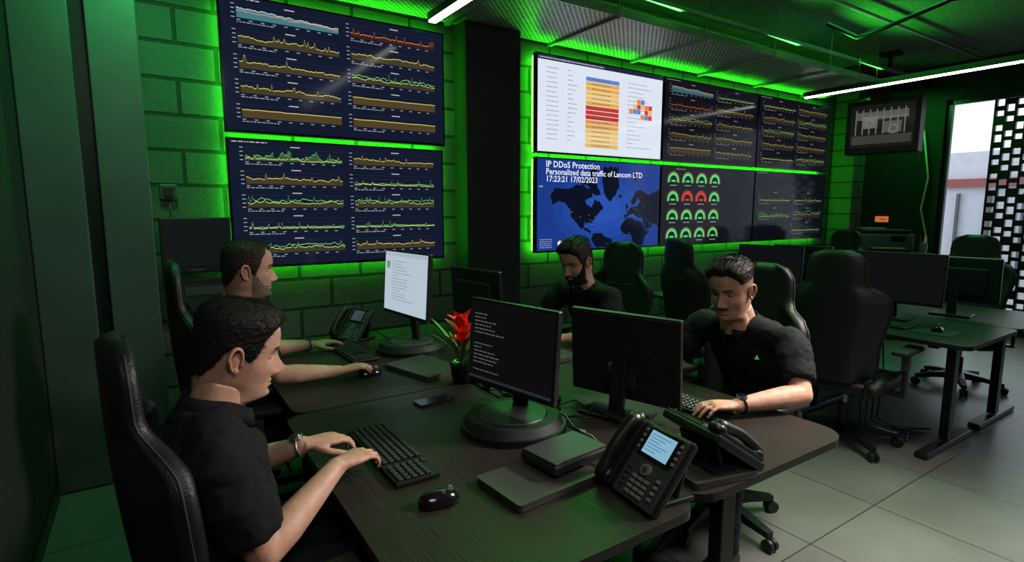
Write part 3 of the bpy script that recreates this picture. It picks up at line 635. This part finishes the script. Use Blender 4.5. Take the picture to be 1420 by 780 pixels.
    def shell(nm,maskf,thf,material,rough,hairs=True):
        vs=[];mk=[]
        for p,(t,z) in zip(grid,info):
            m=maskf(t,p); d=(p-cen).normalized(); nz=(noise.noise(V((p.x*28,p.y*170,p.z*28)))+.5*noise.noise(V((p.x*60,p.y*330,p.z*60))))*rough
            if not hairs: nz=noise.noise(p*320)*rough
            vs.append(p+d*(-.004*(1-m)+m*thf(t,p)*(1+nz))); mk.append(m)
        ff=[f for f in fs if max(mk[i] for i in f)>.02]
        used=sorted({i for f in ff for i in f}); ix={o:n for n,o in enumerate(used)}
        bb=B(M); bb.add([vs[i] for i in used],[[ix[i] for i in f] for f in ff],material,True); bb.obj(nm,parent,False)
    tt,ts=P['tt'],P['ts']
    def th(t,p):
        k=sm(P.get('z0',.045),P.get('z1',.09),p.z); d=ts+(tt-ts)*k
        d+=P.get('quiff',0)*k*sm(.0,.07,p.x)*(1+.3*noise.noise(p*60)); return d
    shell('hair',lambda t,p:hm(t,p.z)*(1 if P.get('side') is None else sm(P['z0']-.012,P['z0'],p.z)),th,HR,P.get('rough',.3))
    rs=random.Random(int(scale*1000+hairc[0]*5000)); bb=B(M)
    sv=[];sf=[]
    cand=[i for i,(p,(t,z)) in enumerate(zip(grid,info)) if hm(t,z)>.5 and z<.115 and (P.get('side') is None or z>P['z0'])]
    for _ in range(5200):
        i=rs.choice(cand); p=grid[i]; t,z=info[i]; d=(p-cen).normalized(); hgt=th(t,p)
        p=p+V((rs.uniform(-1,1),rs.uniform(-1,1),rs.uniform(-1,1)))*.003; L=.005+hgt*.42
        fl=V(P.get('flow',(.1,.25,.1))); sw=(fl-d*fl.dot(d)); w=d.cross(V((rs.random(),rs.random(),rs.random()))).normalized()*.0006
        a=p+d*(hgt*.6); c1=a+(d*.8+sw*.7).normalized()*L*.6; c2=c1+(d*.45+sw*1.1+V((rs.uniform(-.3,.3),rs.uniform(-.3,.3),0))).normalized()*L*.6
        o=len(sv); sv+=[a-w,a+w,c1+w*.8,c1-w*.8,c2]; sf+=[[o,o+1,o+2,o+3],[o+3,o+2,o+4]]
    bb.add(sv,sf,HR,True); bb.obj('hair_strands',parent,False)
    if P.get('beard'): 
        BR=mat('beard_hair',P.get('beardc',hairc),.7,bump=.9,bscale=120,var=.5,vscale=80,spec=.2); shell('beard',beard,lambda t,p:P['beard'],BR,.6,False)
    if P.get('must'):
        MR=mat('moustache_hair',P['must'],.7,bump=.9,bscale=120,var=.4,vscale=80); shell('moustache',must,lambda t,p:.0035,MR,.5,False)
def ringp(c,ax,ay,n=20): return [c+ax*cos(2*pi*j/n)+ay*sin(2*pi*j/n) for j in range(n)]
def remesh(b,name,voxel,it,material,parent,skin=None,wr=0,seed=0,tips=()):
    me=b.mesh('tmp'); ob=bpy.data.objects.new('tmp',me); bpy.context.scene.collection.objects.link(ob)
    r=ob.modifiers.new('r','REMESH'); r.mode='VOXEL'; r.voxel_size=voxel; r.use_smooth_shade=True
    s=ob.modifiers.new('s','SMOOTH'); s.iterations=it; s.factor=.5
    dg=bpy.context.evaluated_depsgraph_get(); nm=bpy.data.meshes.new_from_object(ob.evaluated_get(dg)); bpy.data.objects.remove(ob)
    nm.materials.clear(); nm.materials.append(material); nm.name=name
    if wr:
        off=V((seed*3.1,seed,0)); nr=[v.normal.copy() for v in nm.vertices]
        for v,nn in zip(nm.vertices,nr):
            p=v.co+off; a=noise.noise(V((p.x*9,p.y*9,p.z*16))); c=noise.noise(V((p.x*22+a*2,p.y*22,p.z*38+a*3)))
            v.co=v.co+nn*(wr*(a*.9-abs(c)*.8+.3))
    if skin:
        ca=nm.color_attributes.new('Col','FLOAT_COLOR','POINT'); s0=V(skin); s1=V((skin[0]*.98,skin[1]*.72,skin[2]*.68)); out=[]
        for v in nm.vertices:
            k=0
            for tp,rr in tips:
                d=(v.co-tp).length
                if d<rr*2.5: k=max(k,exp(-(d/rr)**2))
            c=s0.lerp(s1,k*.75); out+=[c.x,c.y,c.z,1]
        ca.data.foreach_set('color',out)
    nm.polygons.foreach_set('use_smooth',[True]*len(nm.polygons))
    o=bpy.data.objects.new(name,nm); bpy.context.scene.collection.objects.link(o); o.parent=parent; return o
NAIL=mat('fingernail',(.50,.33,.28),.25)
def hand(b,w,d,n,s,curl,tips,nails,spread=1.0,thumb=0):
    d=d.normalized(); n=(n-d*n.dot(d)).normalized(); sd=d.cross(n).normalized()
    if sd.dot(s)<0: sd=-sd
    pr=[(-.01,.027,.021),(.015,.029,.019),(.04,.037,.0175),(.07,.0415,.0165),(.088,.040,.014),(.096,.034,.010)]
    b.loft([ringp(w+d*t+sd*(.004*t/.09),sd*a,n*c,20) for t,a,c in pr],SKIN)
    for k,(o,L,bz,r) in enumerate(((.031,.070,.086,.0090),(.0105,.078,.091,.0092),(-.0105,.072,.088,.0088),(-.030,.057,.080,.0078))):
        sp=radians((7,1.5,-4.5,-11)[k]*spread); dd=(d*cos(sp)+sd*sin(sp)).normalized(); p=w+d*(bz-.02)+sd*o; path=[p]; a=radians(2); p=w+d*bz+sd*o-n*.002; path.append(p); tips.append((p-n*.008,.011))
        rad=[r,r*1.06]
        for q,seg in enumerate((.46,.30,.24)):
            a+=radians(curl[q]*(1+.06*k)); v=dd*cos(a)+n*sin(a); p0=p; p=p+v*(L*seg); path+=[p0.lerp(p,.5),p]; rad+=[r*(.93-.07*q),r*(1.0-.09*q) if q<2 else r*.72]
        b.tube(path,rad,SKIN,10)
        b.sph(path[-1],r*.74,SKIN,n=10,k=8); tips.append((path[-1],.010))
        nn=(v.cross(sd)); nn=nn if nn.dot(n)<0 else -nn; nails.append((p-v*.001+nn*(r*.60),v,sd,nn,r*.62))
    p=w+d*.018+sd*.020+n*.004; path=[p]; rad=[.014]
    for v,L,r in ((d*.62+sd*.70+n*.28,.045,.0125),(d*.88+sd*.38+n*(.22+thumb),.033,.0108),(d*.97+sd*.12+n*(.22+thumb),.027,.0085)):
        v=v.normalized(); path+=[p+v*L*.5,p+v*L]; rad+=[r*1.03,r]; p=p+v*L
    b.tube(path,rad,SKIN,10); b.sph(p,.0085,SKIN,n=10,k=8); tips.append((p,.011))
def watch(wr,d,parent,strap,up=V((0,0,1))):
    d=d.normalized(); a=d.cross(up).normalized(); u=a.cross(d).normalized(); c=wr-d*.022
    b=B(); b.tube([c+a*cos(2*pi*k/28)*.0325+u*sin(2*pi*k/28)*.0265 for k in range(28)],.0085,strap,8,closed=True,flat=.4)
    b.cyl(c+u*.024,c+u*.036,.020,.019,SIL,28); b.cyl(c+u*.036,c+u*.0375,.0165,.016,GLOSS,28); b.obj('wristwatch',parent)
def person(name,f,pel,waist,chest,upper,neck,shL,shR,elL,elR,wrL,wrR,dL,dR,curlL,curlR,hd,skin,hairc,P,seed,belly=1.0,watchside=None,up=1,strap=BLK):
    E=bpy.data.objects.new(name,None); bpy.context.scene.collection.objects.link(E)
    f=V((f,0,0)); l=V((0,0,1)).cross(f); pel,waist,chest,upper,neck,shL,shR,elL,elR,wrL,wrR=[V(q) for q in (pel,waist,chest,upper,neck,shL,shR,elL,elR,wrL,wrR)]
    hpos=V(hd[0])
    def torso(b,e,top=True):
        lt=(shL-shR).normalized(); pts=[(pel-V((0,0,.085)),.155,.12),(pel-V((0,0,.03)),.175,.135),(pel+V((0,0,.05)),.172,.13*belly),(waist,.16,.122*belly),(waist.lerp(chest,.5),.160,.122*(1+(belly-1)*.5)),(chest,.170,.122),(chest.lerp(upper,.55),.176,.115),(upper,.165,.095),(upper.lerp(neck,.5),.115,.075),(neck,.066,.064)]
        if top: pts.append((neck+ (hpos-neck)*.45,.058,.058))
        rings=[]
        for i,(c,w,dp) in enumerate(pts):
            tg=(pts[min(i+1,len(pts)-1)][0]-pts[max(i-1,0)][0]).normalized(); k=min(1,i/6); la=(l*(1-k)+lt*k).normalized(); fa=la.cross(tg).normalized()
            rings.append(ringp(c,la*(w+e),fa*(dp+e),28))
        b.loft(rings,SKIN)
        for s_ in (shL,shR):
            b.sph(s_+(upper-s_).normalized()*.01,.058+e,SKIN); b.tube([neck.lerp(s_,.1)-V((0,0,.01)),neck.lerp(s_,.5)-V((0,0,.012)),s_],[.05+e*.4,.05+e*.8,.05+e],SKIN,14)
    def legs(b,e):
        for sg in (1,-1):
            h=pel+l*sg*.085-V((0,0,.02)); k=h+f*.40+l*sg*.04; k.z=.52; a=k+f*(-.02 if sg>0 else .05); a.z=.09
            b.tube([h,h.lerp(k,.5),k],[.088+e,.078+e,.06+e],SKIN,18); b.sph(k,.06+e,SKIN); b.tube([k,k.lerp(a,.3),k.lerp(a,.7),a],[.056+e,.058+e,.045+e,.038+e],SKIN,16)
    tips=[];nails=[]
    b=B(); torso(b,0); legs(b,0)
    for sh,el,wr,d,cu,sg in ((shL,elL,wrL,dL,curlL,1),(shR,elR,wrR,dR,curlR,-1)):
        b.tube([sh,sh.lerp(el,.35),sh.lerp(el,.75),el],[.054,.050,.043,.040],SKIN,16); b.sph(el,.040,SKIN); tips.append((el,.035))
        b.tube([el,el.lerp(wr,.25),el.lerp(wr,.6),el.lerp(wr,.9),wr],[.040,.0435,.036,.028,.0265],SKIN,16)
        hand(b,wr,V(d),V((0,0,-1)),-l*sg,cu,tips,nails)
    remesh(b,'body',.0045,4,SKIN,E,skin,tips=tips)
    b=B()
    for c,v,sd,nn,r in nails:
        b.add([c+v*(x*.0055)+sd*(y*r)-nn*(abs(y)*.0012) for x,y in ((-1,-.8),(-1,0),(-1,.8),(.5,.9),(1,0),(.5,-.9))],[[0,1,4,5],[1,2,3,4]],NAIL,True)
    b.obj('fingernails',E)
    b=B(); torso(b,.013,False)
    for sh,el in ((shL,elL),(shR,elR)):
        b.tube([sh,sh.lerp(el,.3),sh.lerp(el,.6),sh.lerp(el,.78)],[.068,.067,.066,.064],SKIN,22)
    remesh(b,'polo_shirt',.009,5,SHIRT,E,None,.013,seed)
    b=B()
    rings=[ringp(pel-V((0,0,.09)),l*.165,f*.13,24),ringp(pel-V((0,0,.03)),l*.188,f*.148,24),ringp(pel+V((0,0,.04)),l*.182,f*.142,24)]
    b.loft(rings,SKIN); legs(b,.014); remesh(b,'trousers',.012,4,PANT,E,None,.008,seed+2)
    b=B(); up_=(hpos-neck); up_.y*=.6; up_=(up_.normalized()+V((0,0,1))).normalized(); la=l
    fa=up_.cross(l).normalized()*-1 if up_.cross(l).dot(f)<0 else up_.cross(l).normalized()
    rg=[]
    for (r,z) in ((.074,-.018),(.082,-.026),(.078,-.002),(.070,.022),(.066,.020),(.067,-.01)):
        rr=[]
        for k in range(37):
            a=radians(14+332*k/36); fr=max(0,cos(a)); rr.append(neck+up_*(z-.034*fr*fr+.010)+fa*cos(a)*(r*1.06+.012*fr)+la*sin(a)*r)
        rg.append(rr)
    b.loft(rg,SHIRT,cap=False,closed=False); b.obj('collar',E)
    for sg in (1,-1):
        h=pel+l*sg*.085; k=h+f*.40+l*sg*.04; a=k+f*(-.02 if sg>0 else .05); b=B(); c0=V((a.x,a.y,0)); rings=[]
        for u,w,hh in ((-.075,.022,.05),(-.06,.034,.08),(-.02,.038,.11),(.03,.038,.10),(.08,.042,.07),(.13,.044,.052),(.17,.036,.04),(.195,.015,.025)):
            rings.append([c0+f*u+l*(w*cos(t))+V((0,0,hh*.5+hh*.5*sin(t)+.002)) for t in [2*pi*q/18 for q in range(18)]])
        b.loft(rings,SHOE); b.obj('shoe',E)
    P=dict(P); P['_ew']=mat('eye_white',(.6,.58,.55),.3); P['_ir']=mat('iris',(.03,.018,.01),.2)
    make_head(hd[0],hd[1],hd[2],hd[3],skin,hairc,P,E,hd[4] if len(hd)>4 else 1.0)
    if watchside=='L': watch(wrL,V(dL)*.3+(wrL-elL).normalized(),E,strap)
    if watchside=='R': watch(wrR,V(dR)*.3+(wrR-elR).normalized(),E,strap)
    return E
SK1=(.46,.29,.215); SK2=(.48,.305,.235); SK3=(.46,.285,.215)
person('seated_man',1,(.13,1.50,.54),(.10,1.50,.70),(.09,1.50,.84),(.09,1.50,.95),(.11,1.51,1.015),
  (.10,1.69,.955),(.09,1.31,.955),(.15,1.74,.74),(.17,1.29,.72),(.345,1.625,.815),(.385,1.44,.815),(.98,.10,-.02),(.90,.38,-.02),(18,34,24),(16,34,26),
  ((.170,1.52,1.148),-4,15,0),SK2,(.012,.009,.008),dict(tt=.015,ts=.003,z0=.03,quiff=.006,rough=.2,stub=.12),1,watchside='L',strap=SIL)
person('seated_man',1,(.25,2.70,.55),(.23,2.70,.71),(.25,2.70,.88),(.28,2.70,1.0),(.30,2.70,1.07),
  (.30,2.90,1.0),(.29,2.50,1.0),(.45,2.98,.795),(.43,2.46,.795),(.70,3.02,.775),(.675,2.43,.78),(1,.0,.06),(1,-.02,.10),(10,16,12),(14,20,14),
  ((.36,2.66,1.24),-10,6,0,1.03),SK1,(.03,.022,.018),dict(tt=.008,ts=.003,stub=.4,beard=.0015,rough=.2,beardc=(.16,.12,.10),hl=[(0,.085),(20,.083),(35,.094),(50,.07),(62,.045),(70,.0),(76,-.03),(84,-.02),(90,.008),(105,.0),(118,-.04),(140,-.075),(180,-.082)]),2,belly=1.12,watchside='L')
person('seated_man',-1,(2.42,2.55,.55),(2.40,2.54,.71),(2.30,2.53,.87),(2.20,2.51,.98),(2.14,2.50,1.05),
  (2.20,2.31,.985),(2.17,2.71,.985),(2.10,2.22,.80),(2.06,2.80,.83),(1.88,2.36,.785),(1.90,2.55,.80),(-.95,.25,.02),(-.9,-.4,.0),(14,24,18),(14,24,18),
  ((2.06,2.46,1.205),190,22,0),SK2,(.014,.010,.008),dict(tt=.018,ts=.005,quiff=.008,stub=.85,beard=.006,rough=.3),3)
E=person('seated_man',-1,(2.30,1.43,.54),(2.30,1.43,.70),(2.24,1.42,.85),(2.15,1.41,.96),(2.10,1.41,1.02),
  (2.12,1.20,.965),(2.12,1.62,.965),(2.03,1.09,.80),(2.04,1.74,.80),(1.76,1.18,.785),(1.78,1.60,.785),(-.86,.45,.03),(-.95,-.2,.0),(14,22,16),(16,26,20),
  ((2.01,1.40,1.175),188,16,0),SK3,(.020,.014,.011),dict(tt=.017,ts=.006,z0=.045,z1=.080,side=.62,quiff=.005,stub=.2,must=(.10,.055,.03),soft=.02,rough=.2),4,watchside='L')
GL=mat('green_logo',(.05,.5,.15),.5); b=B(T(2.035,1.285,.90)@R(-62,'Z')@R(-20,'X')); b.prism([(-.008,-.008),(.010,-.008),(.001,.012)],0,.0015,GL,R(90,'X')); b.obj('logo',E)
# ---------------------------------------------------------------- lights
def area(name,loc,tgt,sx,sy,e,c,spread=180):
    L=bpy.data.lights.new(name,'AREA'); L.shape='RECTANGLE'; L.size=sx; L.size_y=sy; L.energy=e; L.color=c; L.spread=radians(spread)
    o=bpy.data.objects.new(name,L); bpy.context.scene.collection.objects.link(o); o.location=loc; o.rotation_euler=(V(tgt)-V(loc)).to_track_quat('-Z','Y').to_euler(); return o
area('added_front_fill',(.3,-.9,3.1),(1.1,1.4,.8),1.2,.8,17,(1,.95,.88),120)  # added soft fill for the desk group, no ceiling fixture modelled
area('added_side_fill',(4.3,.0,3.15),(.7,1.6,.85),.8,.6,34,(1,.95,.90),50)  # added to light the front-left man's face; no real lamp hangs here
area('added_floor_light',(2.5,.1,3.2),(2.5,.5,0),.9,1.6,42,(1,.94,.85),60)  # added overhead light that makes the bright floor patch, not a fitting
for k,(x,e) in enumerate(((1.5,10),(2.9,16),(4.5,18),(6.1,14))): area('green_uplight_%d'%k,(x,2.96,2.98),(x+.1,1.3,3.3),1.2,.08,e,(.05,1,.06),150)
area('green_wash_left',(.12,2.9,3.2),(-.05,3.6,1.6),.3,.3,16,(.10,1,.30),120)  # added green light on the steel column, without a fixture
area('green_wash_room',(5.2,1.9,3.15),(4.9,2.2,0),3.0,1.6,32,(.10,1,.32),100)  # added green fill over the far desks and floor
area('green_wash_back',(2.6,3.2,2.72),(2.3,2.2,.8),1.2,.2,8,(.08,1,.15),90)  # green fill added behind the men, tied to no fixture
area('green_wash_corner',(7.9,3.3,2.9),(8.3,3.5,1.3),.4,.4,11,(.06,1,.12))  # added to give the end wall its green glow
area('daylight_window',(8.35,1.0,1.6),(5.0,1.0,.4),3.6,2.4,14,(.85,.93,1),120)
w=bpy.data.worlds.new('World'); bpy.context.scene.world=w; w.use_nodes=True; w.node_tree.nodes['Background'].inputs[0].default_value=(.85,.92,1,1); w.node_tree.nodes['Background'].inputs[1].default_value=1.25
# ---------------------------------------------------------------- camera
cd=bpy.data.cameras.new('Camera'); cam=bpy.data.objects.new('Camera',cd); bpy.context.scene.collection.objects.link(cam)
cam.location=(0,0,1.5); cam.rotation_euler=(radians(90-7.43),0,radians(-33.3)); cd.lens=19.445; cd.sensor_width=36; cd.clip_start=.05
bpy.context.scene.camera=cam
sc=bpy.context.scene; sc.view_settings.view_transform='Standard'; sc.view_settings.look='None'; sc.view_settings.exposure=0; sc.view_settings.gamma=.86
